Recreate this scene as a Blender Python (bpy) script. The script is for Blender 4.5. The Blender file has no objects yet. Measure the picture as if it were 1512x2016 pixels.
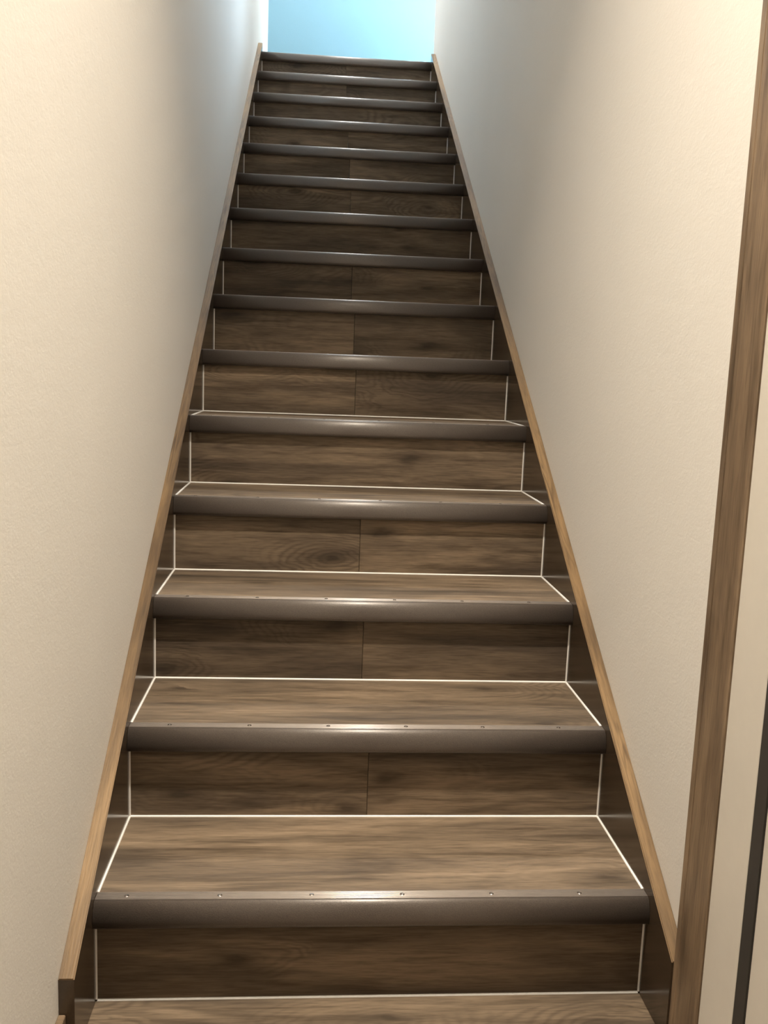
import bpy, bmesh, math, random
from mathutils import Vector, Matrix

random.seed(7)
scene = bpy.context.scene
C = scene.collection

# ------------------------------------------------------------------ camera
cam_data = bpy.data.cameras.new('camera')
cam = bpy.data.objects.new('camera', cam_data)
C.objects.link(cam)
cam.location = (-0.12404, -1.42844, 1.05880)
cam.rotation_euler = (1.41840, -0.03686, -0.07204)
cam_data.sensor_fit = 'HORIZONTAL'
cam_data.sensor_width = 36.0
cam_data.lens = 1814.0 / 1512.0 * 36.0
cam_data.clip_start = 0.02
scene.camera = cam

# ------------------------------------------------------------------ world, lamps, exposure
world = bpy.data.worlds.new('world')
scene.world = world
world.use_nodes = True
world.node_tree.nodes['Background'].inputs[0].default_value = (0.62, 0.83, 1.0, 1)
world.node_tree.nodes['Background'].inputs[1].default_value = 92.0

LOW_Z, HIGH_Z = 3.45, 5.15           # ceilings over the foot of the stairs and over the landing
LOW_LAMP = (-0.02, -0.45, LOW_Z)      # recessed downlights
HIGH_LAMP = (0.06, 4.10, HIGH_Z)


def disk_lamp(name, loc, radius, watts, color, spread):
    d = bpy.data.lights.new(name, 'AREA')
    d.shape = 'DISK'
    d.size = radius * 2
    d.energy = watts
    d.color = color
    d.spread = math.radians(spread)
    o = bpy.data.objects.new(name, d)
    C.objects.link(o)
    o.location = (loc[0], loc[1], loc[2] - 0.012)
    return o


disk_lamp('lamp_light_foot', LOW_LAMP, 0.05, 37.0, (1.0, 0.885, 0.725), 92)
disk_lamp('lamp_light_landing', HIGH_LAMP, 0.05, 52.0, (1.0, 0.96, 0.91), 160)

# daylight enters through the landing window; the portal only guides the sampling of the sky
XE = 1.90                            # end wall of the landing
BACK = 4.90                          # wall behind the landing
WIN_BACK = (0.68, 1.42, 2.95, 4.75)  # opening in the back wall: x0, x1, z0, z1


def portal(name, loc, rot, w, h):
    d = bpy.data.lights.new(name, 'AREA')
    d.shape = 'RECTANGLE'
    d.size, d.size_y = w, h
    d.cycles.is_portal = True
    o = bpy.data.objects.new(name, d)
    C.objects.link(o)
    o.location = loc
    o.rotation_euler = rot


portal('window_portal_back', (sum(WIN_BACK[:2]) / 2, BACK + 0.09, sum(WIN_BACK[2:]) / 2), (-math.pi / 2, 0, 0),
       WIN_BACK[1] - WIN_BACK[0], WIN_BACK[3] - WIN_BACK[2])

scene.view_settings.view_transform = 'Standard'
scene.view_settings.look = 'None'
scene.view_settings.exposure = 0.0
scene.view_settings.gamma = 1.0
scene.view_settings.use_curve_mapping = False

# ------------------------------------------------------------------ dimensions
W = 0.93                 # clear width between the stringers
HW = W / 2
R = 0.18336              # rise
G = 0.28307              # going
N = 15                   # rises up to the landing
XW = 0.489               # wall faces
FOOT = -0.135            # plumb cut of the stringers at the foot
SLOPE = R / G
OFF = 0.224              # height of the stringer's top edge over the tread's back corner
LAND = N * R


# ------------------------------------------------------------------ node helpers
def new_mat(name):
    m = bpy.data.materials.new(name)
    m.use_nodes = True
    nt = m.node_tree
    nt.nodes.clear()
    out = nt.nodes.new('ShaderNodeOutputMaterial')
    b = nt.nodes.new('ShaderNodeBsdfPrincipled')
    nt.links.new(b.outputs[0], out.inputs[0])
    return m, nt, b


def nd(nt, t, **kw):
    n = nt.nodes.new(t)
    for k, v in kw.items():
        setattr(n, k, v)
    return n


def lk(nt, a, b):
    nt.links.new(a, b)


def math_node(nt, op, a, b=None, c=None):
    n = nt.nodes.new('ShaderNodeMath')
    n.operation = op
    for i, v in enumerate((a, b, c)):
        if v is None:
            continue
        if isinstance(v, (int, float)):
            n.inputs[i].default_value = v
        else:
            nt.links.new(v, n.inputs[i])
    return n.outputs[0]


def mix_col(nt, fac, a, b, blend='MIX'):
    n = nt.nodes.new('ShaderNodeMix')
    n.data_type = 'RGBA'
    n.blend_type = blend
    for idx, v in ((0, fac), (6, a), (7, b)):
        if isinstance(v, (int, float)):
            n.inputs[idx].default_value = v
        elif isinstance(v, tuple):
            n.inputs[idx].default_value = v
        else:
            nt.links.new(v, n.inputs[idx])
    return n.outputs[2]


def ramp(nt, fac, stops):
    n = nt.nodes.new('ShaderNodeValToRGB')
    e = n.color_ramp.elements
    while len(e) < len(stops):
        e.new(0.5)
    for i, (p, c) in enumerate(stops):
        e[i].position = p
        e[i].color = c if len(c) == 4 else (*c, 1)
    nt.links.new(fac, n.inputs[0])
    return n.outputs[0]


def mapped(nt, vec, scale, loc=(0, 0, 0)):
    n = nt.nodes.new('ShaderNodeMapping')
    n.inputs['Scale'].default_value = scale
    n.inputs['Location'].default_value = loc
    nt.links.new(vec, n.inputs[0])
    return n.outputs[0]


def noise(nt, vec, scale, detail=4, rough=0.55, dist=0.0):
    n = nt.nodes.new('ShaderNodeTexNoise')
    n.inputs['Scale'].default_value = scale
    n.inputs['Detail'].default_value = detail
    n.inputs['Roughness'].default_value = rough
    n.inputs['Distortion'].default_value = dist
    nt.links.new(vec, n.inputs['Vector'])
    return n.outputs[0]


def wood(name, dark, mid, light, knots=True, rough=0.42, bump=0.12, figure=0.42, grain=1.0, spec=0.4, ring=(1.6, 6.0, 95.0)):
    """Wood whose grain runs along the object's own X axis; every object gets its own piece of board."""
    m, nt, b = new_mat(name)
    tc = nd(nt, 'ShaderNodeTexCoord')
    oi = nd(nt, 'ShaderNodeObjectInfo')
    rnd = math_node(nt, 'MULTIPLY', oi.outputs['Random'], 37.0)
    off = nd(nt, 'ShaderNodeCombineXYZ')
    lk(nt, rnd, off.inputs[0])
    lk(nt, math_node(nt, 'MULTIPLY', rnd, 1.7), off.inputs[1])
    lk(nt, math_node(nt, 'MULTIPLY', rnd, 0.61), off.inputs[2])
    add = nd(nt, 'ShaderNodeVectorMath', operation='ADD')
    lk(nt, tc.outputs['Object'], add.inputs[0])
    lk(nt, off.outputs[0], add.inputs[1])
    v = add.outputs[0]
    # broad bands of tone along the board
    bands = noise(nt, mapped(nt, v, (1.3, 11.0, 11.0)), 1.0, 3, 0.55, 0.6)
    col = ramp(nt, bands, [(0.28, dark), (0.5, mid), (0.74, light)])
    # cathedral figure: contour lines of a stretched field, bulging round the knots
    field = noise(nt, mapped(nt, v, (ring[0], ring[1], ring[1])), 1.0, 2, 0.45, 0.5)
    if knots:
        vo = nd(nt, 'ShaderNodeTexVoronoi', voronoi_dimensions='2D')
        vo.inputs['Scale'].default_value = 1.0
        warp = noise(nt, mapped(nt, v, (9, 30, 30)), 1.0, 3)
        wv = nd(nt, 'ShaderNodeVectorMath', operation='ADD')
        wc = nd(nt, 'ShaderNodeCombineXYZ')
        lk(nt, math_node(nt, 'MULTIPLY', warp, 0.22), wc.inputs[0])
        lk(nt, math_node(nt, 'MULTIPLY', warp, 0.22), wc.inputs[1])
        lk(nt, mapped(nt, v, (2.6, 7.0, 7.0)), wv.inputs[0])
        lk(nt, wc.outputs[0], wv.inputs[1])
        lk(nt, wv.outputs[0], vo.inputs['Vector'])
        gate = math_node(nt, 'GREATER_THAN', nd_sep(nt, vo.outputs['Color']), 0.52)
        kn = ramp(nt, vo.outputs['Distance'], [(0.03, (1, 1, 1)), (0.10, (0.4, 0.4, 0.4)), (0.26, (0, 0, 0))])
        kn = math_node(nt, 'MULTIPLY', kn, gate)
        swell = ramp(nt, vo.outputs['Distance'], [(0.0, (1, 1, 1)), (0.55, (0, 0, 0))])
        field = math_node(nt, 'MULTIPLY_ADD', math_node(nt, 'MULTIPLY', swell, gate), 0.55, field)
    rings = math_node(nt, 'SINE', math_node(nt, 'MULTIPLY', field, ring[2]))
    rings = math_node(nt, 'MULTIPLY_ADD', rings, 0.5, 0.5)
    rings = math_node(nt, 'POWER', rings, 1.6)
    where = ramp(nt, noise(nt, mapped(nt, v, (2.2, 5.0, 5.0), (3, 8, 1)), 1.0, 2), [(0.45, (0, 0, 0)), (0.62, (1, 1, 1))])
    fig = math_node(nt, 'MULTIPLY', math_node(nt, 'MULTIPLY', rings, where), figure)
    col = mix_col(nt, fig, col, (dark[0] * 0.62, dark[1] * 0.6, dark[2] * 0.58, 1))
    # smoky smudges
    smoke = ramp(nt, noise(nt, mapped(nt, v, (3.0, 14.0, 14.0), (11, 4, 2)), 1.0, 4, 0.6), [(0.50, (0, 0, 0)), (0.72, (1, 1, 1))])
    col = mix_col(nt, math_node(nt, 'MULTIPLY', smoke, 0.55), col, (dark[0] * 0.55, dark[1] * 0.56, dark[2] * 0.6, 1))
    # pores and fine grain
    streak = noise(nt, mapped(nt, v, (4.0, 55.0, 55.0), (5, 1, 9)), 1.0, 4, 0.65, 0.4)
    streak_c = ramp(nt, streak, [(0.32, (0.62, 0.60, 0.57)), (0.5, (1.0, 1.0, 1.0)), (0.72, (1.14, 1.13, 1.10))])
    col = mix_col(nt, grain, col, streak_c, 'MULTIPLY')
    fine = noise(nt, mapped(nt, v, (20.0, 330.0, 330.0)), 1.0, 3, 0.6)
    fine_c = ramp(nt, fine, [(0.3, (0.70, 0.69, 0.68)), (0.55, (1.0, 1.0, 1.0)), (0.8, (1.16, 1.15, 1.13))])
    col = mix_col(nt, grain, col, fine_c, 'MULTIPLY')
    if knots:
        col = mix_col(nt, math_node(nt, 'MULTIPLY', kn, 0.75), col, (dark[0] * 0.38, dark[1] * 0.36, dark[2] * 0.34, 1))
    # each board a little lighter or darker
    tone = math_node(nt, 'MULTIPLY_ADD', oi.outputs['Random'], 0.22, 0.89)
    tc2 = nd(nt, 'ShaderNodeCombineColor')
    for i in range(3):
        lk(nt, tone, tc2.inputs[i])
    col = mix_col(nt, 1.0, col, tc2.outputs[0], 'MULTIPLY')
    lk(nt, col, b.inputs['Base Color'])
    b.inputs['Roughness'].default_value = rough
    b.inputs['Specular IOR Level'].default_value = spec
    bp = nd(nt, 'ShaderNodeBump')
    bp.inputs['Strength'].default_value = bump
    bp.inputs['Distance'].default_value = 0.002
    lk(nt, fine, bp.inputs['Height'])
    lk(nt, bp.outputs[0], b.inputs['Normal'])
    return m


def nd_sep(nt, colour):
    s = nt.nodes.new('ShaderNodeSeparateColor')
    nt.links.new(colour, s.inputs[0])
    return s.outputs[0]


def paper(name, base, bump=0.13, scale=200.0):
    """Wallpaper with a fine pressed texture."""
    m, nt, b = new_mat(name)
    tc = nd(nt, 'ShaderNodeTexCoord')
    v = tc.outputs['Object']
    a = noise(nt, v, scale, 4, 0.6)
    c = noise(nt, mapped(nt, v, (1, 0.6, 1)), scale * 0.32, 3, 0.6, 0.6)
    h = math_node(nt, 'MULTIPLY_ADD', c, 1.3, a)
    tint = noise(nt, v, 1.1, 3, 0.6)
    col = ramp(nt, tint, [(0.3, tuple(x * 0.96 for x in base)), (0.7, base)])
    lk(nt, col, b.inputs['Base Color'])
    b.inputs['Roughness'].default_value = 0.75
    b.inputs['Specular IOR Level'].default_value = 0.25
    bp = nd(nt, 'ShaderNodeBump')
    bp.inputs['Strength'].default_value = bump
    bp.inputs['Distance'].default_value = 0.0022
    lk(nt, h, bp.inputs['Height'])
    lk(nt, bp.outputs[0], b.inputs['Normal'])
    return m


def plain(name, base, rough=0.5, metal=0.0, spec=0.5, speck=0.0, speck_scale=600.0, vary=0.05, coat=0.0):
    m, nt, b = new_mat(name)
    tc = nd(nt, 'ShaderNodeTexCoord')
    n = noise(nt, tc.outputs['Object'], speck_scale if speck else 40.0, 3, 0.6)
    k = vary if not speck else speck
    col = ramp(nt, n, [(0.3, tuple(x * (1 - k) for x in base)), (0.7, tuple(x * (1 + k) for x in base))])
    lk(nt, col, b.inputs['Base Color'])
    b.inputs['Roughness'].default_value = rough
    b.inputs['Metallic'].default_value = metal
    b.inputs['Coat Weight'].default_value = coat
    b.inputs['Coat Roughness'].default_value = 0.34
    b.inputs['Specular IOR Level'].default_value = spec
    if speck:
        bp = nd(nt, 'ShaderNodeBump')
        bp.inputs['Strength'].default_value = 0.35
        bp.inputs['Distance'].default_value = 0.0012
        lk(nt, n, bp.inputs['Height'])
        lk(nt, bp.outputs[0], b.inputs['Normal'])
    return m


def clear_glass(name):
    m = bpy.data.materials.new(name)
    m.use_nodes = True
    nt = m.node_tree
    nt.nodes.clear()
    out = nt.nodes.new('ShaderNodeOutputMaterial')
    t = nt.nodes.new('ShaderNodeBsdfTransparent')
    g = nt.nodes.new('ShaderNodeBsdfGlossy')
    g.inputs['Roughness'].default_value = 0.02
    f = nt.nodes.new('ShaderNodeFresnel')
    mx = nt.nodes.new('ShaderNodeMixShader')
    nt.links.new(f.outputs[0], mx.inputs[0])
    nt.links.new(t.outputs[0], mx.inputs[1])
    nt.links.new(g.outputs[0], mx.inputs[2])
    nt.links.new(mx.outputs[0], out.inputs[0])
    return m


def emitter(name, col, strength):
    m = bpy.data.materials.new(name)
    m.use_nodes = True
    nt = m.node_tree
    nt.nodes.clear()
    out = nt.nodes.new('ShaderNodeOutputMaterial')
    e = nt.nodes.new('ShaderNodeEmission')
    e.inputs[0].default_value = (*col, 1)
    e.inputs[1].default_value = strength
    nt.links.new(e.outputs[0], out.inputs[0])
    return m


M = {
    'plank': wood('brown_oak_vinyl_plank', (0.084, 0.063, 0.046), (0.180, 0.134, 0.092), (0.325, 0.243, 0.167), rough=0.55, spec=0.3),
    'stringer': wood('dark_satin_stringer', (0.060, 0.042, 0.027), (0.072, 0.050, 0.032), (0.084, 0.058, 0.038),
                     knots=False, rough=0.16, bump=0.015, figure=0.12, grain=0.35, spec=0.55),
    'edge': wood('oak_edge_band', (0.100, 0.058, 0.025), (0.200, 0.124, 0.056), (0.300, 0.194, 0.093),
                 knots=False, rough=0.45, figure=0.85, grain=0.8, ring=(2.4, 34.0, 60.0)),
    'casing': wood('walnut_casing', (0.150, 0.104, 0.066), (0.230, 0.163, 0.105), (0.300, 0.215, 0.140),
                   knots=False, rough=0.40, figure=0.25, grain=0.9),
    'wall': paper('off_white_wallpaper', (0.80, 0.775, 0.735)),
    'blue_wall': paper('pale_blue_wallpaper', (0.19, 0.325, 0.39)),
    'ceiling': paper('white_ceiling_paper', (0.82, 0.81, 0.78)),
    'caulk': plain('white_caulk', (0.90, 0.89, 0.87), 0.45),
    'roll': plain('brown_bullnose', (0.105, 0.085, 0.072), 0.42, 0.2, 0.8, speck=0.3, speck_scale=600.0, coat=0.9),
    'strip': plain('bronze_aluminium', (0.54, 0.48, 0.44), 0.36, 0.75),
    'screw': plain('steel_screw', (0.34, 0.30, 0.27), 0.25, 0.95),
    'door': plain('cream_door', (0.76, 0.72, 0.65), 0.42, vary=0.012),
    'gasket': plain('dark_seal', (0.045, 0.041, 0.037), 0.55),
    'glass': clear_glass('clear_window_pane'),
    'ring': plain('white_lamp_ring', (0.85, 0.85, 0.83), 0.4),
    'warm_lens': emitter('warm_lamp_lens', (1.0, 0.86, 0.68), 60.0),
    'cool_lens': emitter('landing_lamp_lens', (1.0, 0.94, 0.86), 60.0),
}


# ------------------------------------------------------------------ mesh helpers
def mesh_from(name, bm, mat, smooth=False):
    bmesh.ops.recalc_face_normals(bm, faces=bm.faces)
    me = bpy.data.meshes.new(name)
    bm.to_mesh(me)
    bm.free()
    me.materials.append(mat)
    if smooth:
        for p in me.polygons:
            p.use_smooth = True
    return me


def put(name, me, parent=None, loc=(0, 0, 0), rot=(0, 0, 0)):
    o = bpy.data.objects.new(name, me)
    C.objects.link(o)
    o.location = loc
    o.rotation_euler = rot
    if parent is not None:
        o.parent = parent
    return o


def box_bm(x0, x1, y0, y1, z0, z1, bevel=0.0, segs=1):
    bm = bmesh.new()
    bmesh.ops.create_cube(bm, size=1.0)
    for v in bm.verts:
        v.co = Vector((x0 if v.co.x < 0 else x1, y0 if v.co.y < 0 else y1, z0 if v.co.z < 0 else z1))
    if bevel:
        bmesh.ops.bevel(bm, geom=list(bm.edges), offset=bevel, segments=segs, affect='EDGES', profile=0.6)
    return bm


def box(name, mat, x0, x1, y0, y1, z0, z1, parent=None, bevel=0.0, segs=1):
    """Box with its origin at its own centre."""
    c = Vector(((x0 + x1) / 2, (y0 + y1) / 2, (z0 + z1) / 2))
    bm = box_bm(x0 - c.x, x1 - c.x, y0 - c.y, y1 - c.y, z0 - c.z, z1 - c.z, bevel, segs)
    return put(name, mesh_from(name, bm, mat), parent, c)


def prism_x(profile, x0, x1):
    """Closed (y, z) outline pulled along X."""
    bm = bmesh.new()
    a = [bm.verts.new((x0, y, z)) for y, z in profile]
    b = [bm.verts.new((x1, y, z)) for y, z in profile]
    n = len(profile)
    for i in range(n):
        j = (i + 1) % n
        bm.faces.new((a[i], a[j], b[j], b[i]))
    bm.faces.new(a)
    bm.faces.new(b[::-1])
    return bm


def structure(o):
    o['kind'] = 'structure'
    return o


# ------------------------------------------------------------------ the room
T = 0.10
YF = -4.6
structure(box('wall_left', M['wall'], -XW - T, -XW, YF - T, BACK + T, -0.12, HIGH_Z + 0.1))
structure(box('wall_right', M['wall'], XW, XW + T, YF - T, 4.085, -0.12, HIGH_Z + 0.1, bevel=0.004, segs=2))
structure(box('light_block_below', M['wall'], XW, XW + T, 4.085, BACK, -0.12, LAND - 0.12))  # added unseen panel: keeps sky light from leaking in under the stairs
structure(box('wall_front', M['wall'], -XW, XW, YF - T, YF, -0.12, LOW_Z + 0.1))
structure(box('wall_landing_side', M['wall'], XW + T, XE + T, 4.085 - T, 4.085, LAND - 0.12, HIGH_Z + 0.1))


def joined(boxes, bevel=0.0):
    bm = bmesh.new()
    for bx in boxes:
        part = box_bm(*bx, bevel)
        me_ = bpy.data.meshes.new('tmp')
        part.to_mesh(me_)
        part.free()
        bm.from_mesh(me_)
        bpy.data.meshes.remove(me_)
    return bm


def holed(a0, a1, b0, b1, h):
    """Four rectangles round the opening h, in the wall's own (along, up) coordinates."""
    return ((a0, h[0], b0, b1), (h[1], a1, b0, b1), (h[0], h[1], b0, h[2]), (h[0], h[1], h[3], b1))


FW = 0.035
Z0W, Z1W = LAND - 0.12, HIGH_Z + 0.1
structure(put('wall_back', mesh_from('wall_back', joined(
    [(a0, a1, BACK, BACK + T, b0, b1) for a0, a1, b0, b1 in holed(-XW, XE + T, -0.12, Z1W, WIN_BACK)]), M['blue_wall'])))
structure(box('wall_landing_end', M['wall'], XE, XE + T, 4.085, BACK, Z0W, Z1W))


def inner(h):
    return (h[0] + FW, h[1] - FW, h[2] + FW, h[3] - FW)


iw = inner(WIN_BACK)
window = structure(put('window_1', mesh_from('window_1', joined(
    [(a0, a1, BACK + 0.03, BACK + 0.07, b0, b1) for a0, a1, b0, b1 in holed(*WIN_BACK, iw)], 0.002), M['ring'])))
put('pane', mesh_from('pane', box_bm(iw[0], iw[1], BACK + 0.048, BACK + 0.052, iw[2], iw[3]), M['glass']), window)

floor = structure(box('floor', M['casing'], -XW, XW, YF, BACK, -0.12, -0.004))
plank_me = {}


def plank(name, parent, length, width, thick, loc, rot=(0, 0, 0), bevel=0.0012):
    key = (round(length, 4), round(width, 4), round(thick, 4))
    if key not in plank_me:
        plank_me[key] = mesh_from('plank_board', box_bm(-length / 2, length / 2, -width / 2, width / 2, -thick, 0, bevel), M['plank'])
    return put(name, plank_me[key], parent, loc, rot)


y = -0.0015
row = 0
fc = floor.location
while y - 0.3 > YF:
    cuts = [-XW, XW] if row % 2 == 0 else [-XW, 0.12, XW]
    for a, b_ in zip(cuts, cuts[1:]):
        w = b_ - a - 0.001
        plank('floor_plank', floor, w, 0.298, 0.0039, (Vector(((a + b_) / 2, y - 0.149, 0.0)) - fc))
    y -= 0.299
    row += 1

landing = structure(box('floor_landing', M['plank'], -XW, XE, 14 * G + 0.02, BACK, LAND - 0.12, LAND))

# low ceiling over the foot, sloping soffit, high ceiling over the landing
S0, S1 = 0.45, 2.95
SZ = LOW_Z + (S1 - S0) * SLOPE
ceil = structure(put('ceiling', mesh_from('ceiling', prism_x([
    (YF, LOW_Z), (S0, LOW_Z), (S1, SZ), (S1, HIGH_Z), (S1, HIGH_Z + 0.1), (YF, HIGH_Z + 0.1)], -XW, XW), M['ceiling'])))
ceil_up = structure(box('ceiling_landing', M['ceiling'], -XW, XE, S1, BACK, HIGH_Z, HIGH_Z + 0.1))


def downlight(parent, loc, lens_mat):
    bm = bmesh.new()
    n = 40
    prof = [(0.052, -0.001), (0.054, -0.010), (0.070, -0.006), (0.072, 0.0)]
    rings = []
    for r_, z_ in prof:
        rings.append([bm.verts.new((r_ * math.cos(2 * math.pi * i / n), r_ * math.sin(2 * math.pi * i / n), z_)) for i in range(n)])
    for q in range(len(prof) - 1):
        for i in range(n):
            j = (i + 1) % n
            bm.faces.new((rings[q][i], rings[q][j], rings[q + 1][j], rings[q + 1][i]))
    base = Vector(loc) - parent.location
    ring = put('downlight_ring', mesh_from('downlight_ring', bm, M['ring'], True), parent, base)
    bm = bmesh.new()
    bmesh.ops.create_circle(bm, cap_ends=True, radius=0.052, segments=n)
    put('downlight_lens', mesh_from('downlight_lens', bm, lens_mat), ring, (0, 0, -0.003))


downlight(ceil, LOW_LAMP, M['warm_lens'])
downlight(ceil_up, HIGH_LAMP, M['cool_lens'])

# ------------------------------------------------------------------ the staircase
stairs = bpy.data.objects.new('staircase', None)
C.objects.link(stairs)
stairs['label'] = 'straight enclosed staircase of brown wood-look treads with dark metal nosings and white caulk lines'
stairs['category'] = 'staircase'

LW = W - 0.001


def bullnose_profile():
    # y relative to the riser plane (front is negative), z relative to the tread top
    top = [(-0.0062, 0.0010), (-0.0072, 0.0018), (-0.0092, 0.0012)]
    arc = [(-0.0122, -0.0010), (-0.0150, -0.0046), (-0.0175, -0.0092), (-0.0195, -0.0148), (-0.0209, -0.0212),
           (-0.0217, -0.0280), (-0.0217, -0.0345), (-0.0204, -0.0398), (-0.0172, -0.0426)]
    back = [(-0.0020, -0.0430), (-0.0006, -0.0430), (-0.0006, -0.0040), (-0.0062, -0.0030)]
    return top + arc + back


def strip_profile():
    # ribbed flat flange, 22 mm deep
    pts = [(-0.0058, -0.0028), (-0.0058, 0.0022)]
    yy = -0.0050
    for i in range(5):
        pts += [(yy, 0.0022), (yy + 0.0007, 0.00245), (yy + 0.0018, 0.0026), (yy + 0.0029, 0.00245), (yy + 0.0036, 0.0022), (yy + 0.0039, 0.0018)]
        yy += 0.0042
    pts += [(yy, 0.0026), (yy + 0.0010, 0.0004), (yy + 0.0010, -0.0028)]
    return pts


roll_bm = prism_x(bullnose_profile(), -LW / 2, LW / 2)
roll_me = mesh_from('bullnose', roll_bm, M['roll'])
for p in roll_me.polygons:
    p.use_smooth = abs(p.normal.x) < 0.5
strip_me = mesh_from('ribbed_strip', prism_x(strip_profile(), -LW / 2, LW / 2), M['strip'])
for p in strip_me.polygons:
    p.use_smooth = p.normal.z > 0.7

sb = bmesh.new()
sn = 14
srings = [[sb.verts.new((r_ * math.cos(2 * math.pi * i / sn), r_ * math.sin(2 * math.pi * i / sn), z_)) for i in range(sn)]
          for r_, z_ in ((0.0040, -0.0008), (0.0040, 0.0004), (0.0032, 0.0009), (0.0018, 0.0008), (0.0012, -0.0004))]
for q in range(4):
    for i in range(sn):
        j = (i + 1) % sn
        sb.faces.new((srings[q][i], srings[q][j], srings[q + 1][j], srings[q + 1][i]))
sb.faces.new(srings[-1])
screw_me = mesh_from('screw', sb, M['screw'])


def bead_mesh(name, length, r=0.0028):
    """Quarter-round bead along X in the corner of +Y (towards the viewer side) and +Z."""
    prof = [(0, 0)] + [(r * math.cos(a) * 1.0, r * math.sin(a)) for a in (0, math.pi / 6, math.pi / 3, math.pi / 2)]
    return mesh_from(name, prism_x(prof, -length / 2, length / 2), M['caulk'])


bead_back = bead_mesh('caulk_back', W - 0.004)
tread_len = G - 0.0185
bead_side = bead_mesh('caulk_tread_side', tread_len)
riser_h = R - 0.0435
bead_up = bead_mesh('caulk_riser_side', riser_h - 0.004, 0.0025)

single_riser = {0, 4, 8, 12}
for k in range(N):
    yr = k * G                       # riser plane above tread k
    z0 = k * R
    # riser boards
    if k in single_riser:
        plank('riser_plank', stairs, LW, R - 0.004, 0.010, (0, yr, z0 + R / 2 - 0.001), (math.pi / 2, 0, 0))
    else:
        j = -0.003 + random.uniform(-0.004, 0.004)
        for a, b_ in ((-LW / 2, j), (j, LW / 2)):
            w = b_ - a - 0.0006
            plank('riser_plank', stairs, w, R - 0.004, 0.010, ((a + b_) / 2, yr, z0 + R / 2 - 0.001), (math.pi / 2, 0, 0))
    # tread board (tread 0 is the floor, tread 15 the landing)
    if k > 0:
        y_front = (k - 1) * G + 0.0165
        y_back = k * G - 0.0005
        plank('tread_plank', stairs, LW, y_back - y_front, 0.025, (0, (y_front + y_back) / 2, z0))
        for s in (-1, 1):
            put('caulk_bead', bead_side, stairs, (s * HW, (y_front + y_back) / 2, z0), (0, 0, -s * -math.pi / 2 if s < 0 else math.pi / 2))
    # caulk at the back of the tread: bead faces -Y
    put('caulk_bead', bead_back, stairs, (0, yr, z0), (0, 0, math.pi))
    # caulk up the sides of the riser
    for s in (-1, 1):
        o = put('caulk_bead', bead_up, stairs)
        # local X -> world Z, local Y -> world -Y, local Z -> world -s X
        mx = Matrix(((0, 0, -s), (0, -1, 0), (1 if s > 0 else 1, 0, 0)))
        if mx.determinant() < 0:
            mx = Matrix(((0, 0, -s), (0, -1, 0), (-1, 0, 0)))
        o.matrix_local = Matrix.Translation((s * HW, yr, z0 + riser_h / 2 + 0.001)) @ mx.to_4x4()
    # nosing of the next tread
    ns = put('nosing', roll_me, stairs, (0, yr, z0 + R))
    st = put('ribbed_strip', strip_me, ns)
    phase = {0: -0.415, 1: -0.389}.get(k, -0.40 + random.uniform(-0.02, 0.02))
    for i in range(6):
        put('screw', screw_me, ns, (phase + 0.1525 * i, 0.0045, 0.0024), (0, 0, random.uniform(0, 3)))

# stringers
YT = 3.985
prof_out = [(FOOT, 0.0), (FOOT, FOOT * SLOPE + OFF), (YT, YT * SLOPE + OFF), (YT, LAND), (14 * G + 0.02, LAND - 0.30), (0.30, 0.0)]
ang = math.atan(SLOPE)


def stringer(s):
    y_foot = FOOT if s < 0 else FOOT + 0.012
    pr = [(y_foot, 0.001), (y_foot, y_foot * SLOPE + OFF - 0.0025), (YT, YT * SLOPE + OFF - 0.0025), (YT, LAND + 0.001),
          (14 * G + 0.02, LAND - 0.13), (14 * G - 0.02, LAND - 0.34), (0.36, 0.001)]
    x0, x1 = (HW, XW - 0.0005) if s > 0 else (-XW + 0.0005, -HW)
    xc = (x0 + x1) / 2
    bm = prism_x([(a, b_) for a, b_ in pr], x0 - xc, x1 - xc)
    # turn the mesh so its own X runs up the slope (for the grain)
    rotm = Matrix.Rotation(math.pi / 2, 4, 'Z')
    frame = Matrix.Translation((xc, 0, OFF * 0.5)) @ rotm @ Matrix.Rotation(-ang, 4, 'Y')
    place = Matrix.Translation((xc, 0, 0))
    bmesh.ops.transform(bm, matrix=frame.inverted() @ place, verts=bm.verts)
    o = put('stringer', mesh_from('stringer', bm, M['stringer']), stairs)
    o.matrix_local = frame
    # oak edge band on the sloping top
    L = (YT - y_foot) / math.cos(ang)
    bm = bmesh.new()
    t = 0.0025
    ca, sa = math.cos(ang), math.sin(ang)
    za, zb = y_foot * SLOPE + OFF, YT * SLOPE + OFF
    pr2 = [(y_foot, za - t), (y_foot, za), (YT, zb), (YT, zb - t)]
    bm = prism_x(pr2, x0 - 0.0004 - xc, x1 + 0.0004 - xc)
    bmesh.ops.bevel(bm, geom=[e for e in bm.edges if e.calc_length() > 1.0 and all(v.co.z > (v.co.y * SLOPE + OFF - 0.001) for v in e.verts)],
                    offset=0.0016, segments=2, affect='EDGES')
    bmesh.ops.transform(bm, matrix=frame.inverted() @ place, verts=bm.verts)
    put('edge_band', mesh_from('edge_band', bm, M['edge']), o)
    return o


sl = stringer(-1)
sr = stringer(1)

# ------------------------------------------------------------------ trim and door beside the foot
structure(box('baseboard_left', M['casing'], -XW, -XW + 0.011, YF, FOOT - 0.001, 0.0, 0.078, bevel=0.0015))

CX = 0.4675              # face of the casing
CY0, CY1 = -0.217, -0.124
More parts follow.
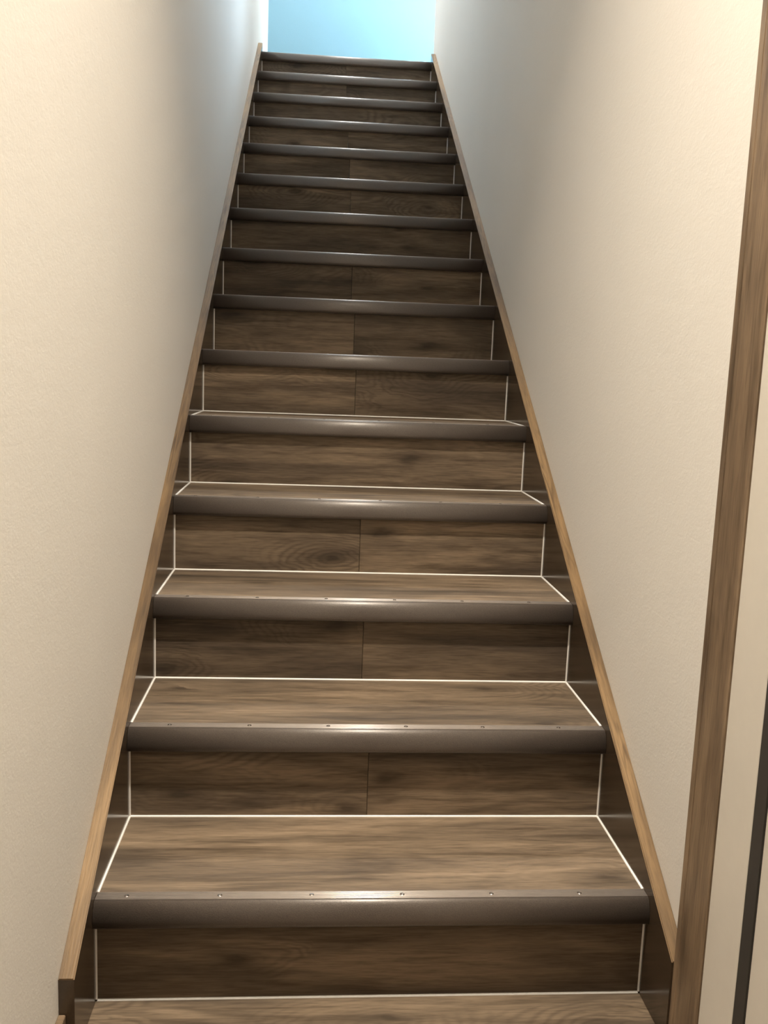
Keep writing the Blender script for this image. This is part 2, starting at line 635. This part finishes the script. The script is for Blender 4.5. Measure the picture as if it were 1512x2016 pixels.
# casing seen from above: a bead, a groove, the flat; pulled up along Z
outline = [(XW, CY1), (CX + 0.0012, CY1), (CX, CY1 - 0.0012), (CX, CY1 - 0.0150), (CX + 0.0020, CY1 - 0.0158), (CX + 0.0020, CY1 - 0.0172),
           (CX + 0.0004, CY1 - 0.0180), (CX + 0.0004, CY0 + 0.0015), (CX + 0.0018, CY0), (XW, CY0)]
H_C = 2.08


def casing_post(name, outline, z0, z1):
    cx = sum(a for a, _ in outline) / len(outline)
    cy = sum(b_ for _, b_ in outline) / len(outline)
    bm = bmesh.new()
    h = (z1 - z0) / 2
    # local X is up
    lo = [bm.verts.new((-h, a - cx, b_ - cy)) for a, b_ in outline]
    hi = [bm.verts.new((h, a - cx, b_ - cy)) for a, b_ in outline]
    n = len(outline)
    for i in range(n):
        j = (i + 1) % n
        bm.faces.new((lo[i], lo[j], hi[j], hi[i]))
    bm.faces.new(lo)
    bm.faces.new(hi[::-1])
    o = put(name, mesh_from(name, bm, M['casing']))
    o.matrix_world = Matrix.Translation((cx, cy, (z0 + z1) / 2)) @ Matrix(((0, 1, 0), (0, 0, 1), (1, 0, 0))).to_4x4()
    return structure(o)


casing_post('trim_1', outline, 0.0, H_C)

door = structure(box('door_1', M['door'], CX + 0.006, XW - 0.0005, -1.20, -0.3450, 0.004, H_C - 0.02, bevel=0.002, segs=2))
dc = door.location
fr = box('door_frame', M['door'], CX + 0.003, XW - 0.0005, -0.3165, CY0 - 0.0005, 0.0, H_C, bevel=0.004, segs=3)
fr.parent = door
fr.location = fr.location - dc
gs = box('door_seal', M['gasket'], CX + 0.0035, XW - 0.0005, -0.3448, -0.3168, 0.0, H_C - 0.02)
gs.parent = door
gs.location = gs.location - dc

# ------------------------------------------------------------------ words for the setting
WORDS = {
    'wall_left': ('off-white textured wall beside the stringer that ends free at the foot', 'wall'),
    'wall_right': ('off-white textured wall beside the stringer that butts against the brown casing', 'wall'),
    'wall_back': ('pale blue wall glowing in daylight behind the top step', 'wall'),
    'floor': ('brown wood-look floor in front of the lowest riser', 'floor'),
    'baseboard_left': ('low brown baseboard in front of the free stringer end', 'baseboard'),
    'trim_1': ('tall brown wooden casing with a fine groove beside the foot of the stairs', 'casing'),
    'door_1': ('cream door and frame strip split by a dark seal, beyond the brown casing', 'door'),
    'ceiling': ('white ceiling that slopes up over the flight of stairs', 'ceiling'),
    'ceiling_landing': ('white flat ceiling over the landing at the top', 'ceiling'),
    'floor_landing': ('brown wood-look landing floor behind the topmost nosing', 'floor'),
    'wall_front': ('off-white wall facing the foot of the stairs from afar', 'wall'),
    'wall_landing_side': ('off-white wall turning away from the stairs along the landing', 'wall'),
    'wall_landing_end': ('off-white wall closing the end of the landing', 'wall'),
    'light_block_below': ('added unseen off-white panel under the landing floor, blocking stray sky light', 'wall'),
    'window_1': ('white framed window in the pale blue landing wall', 'window'),
}
for nm, (lab, cat) in WORDS.items():
    o = bpy.data.objects.get(nm)
    if o is not None:
        o['label'] = lab
        o['category'] = cat
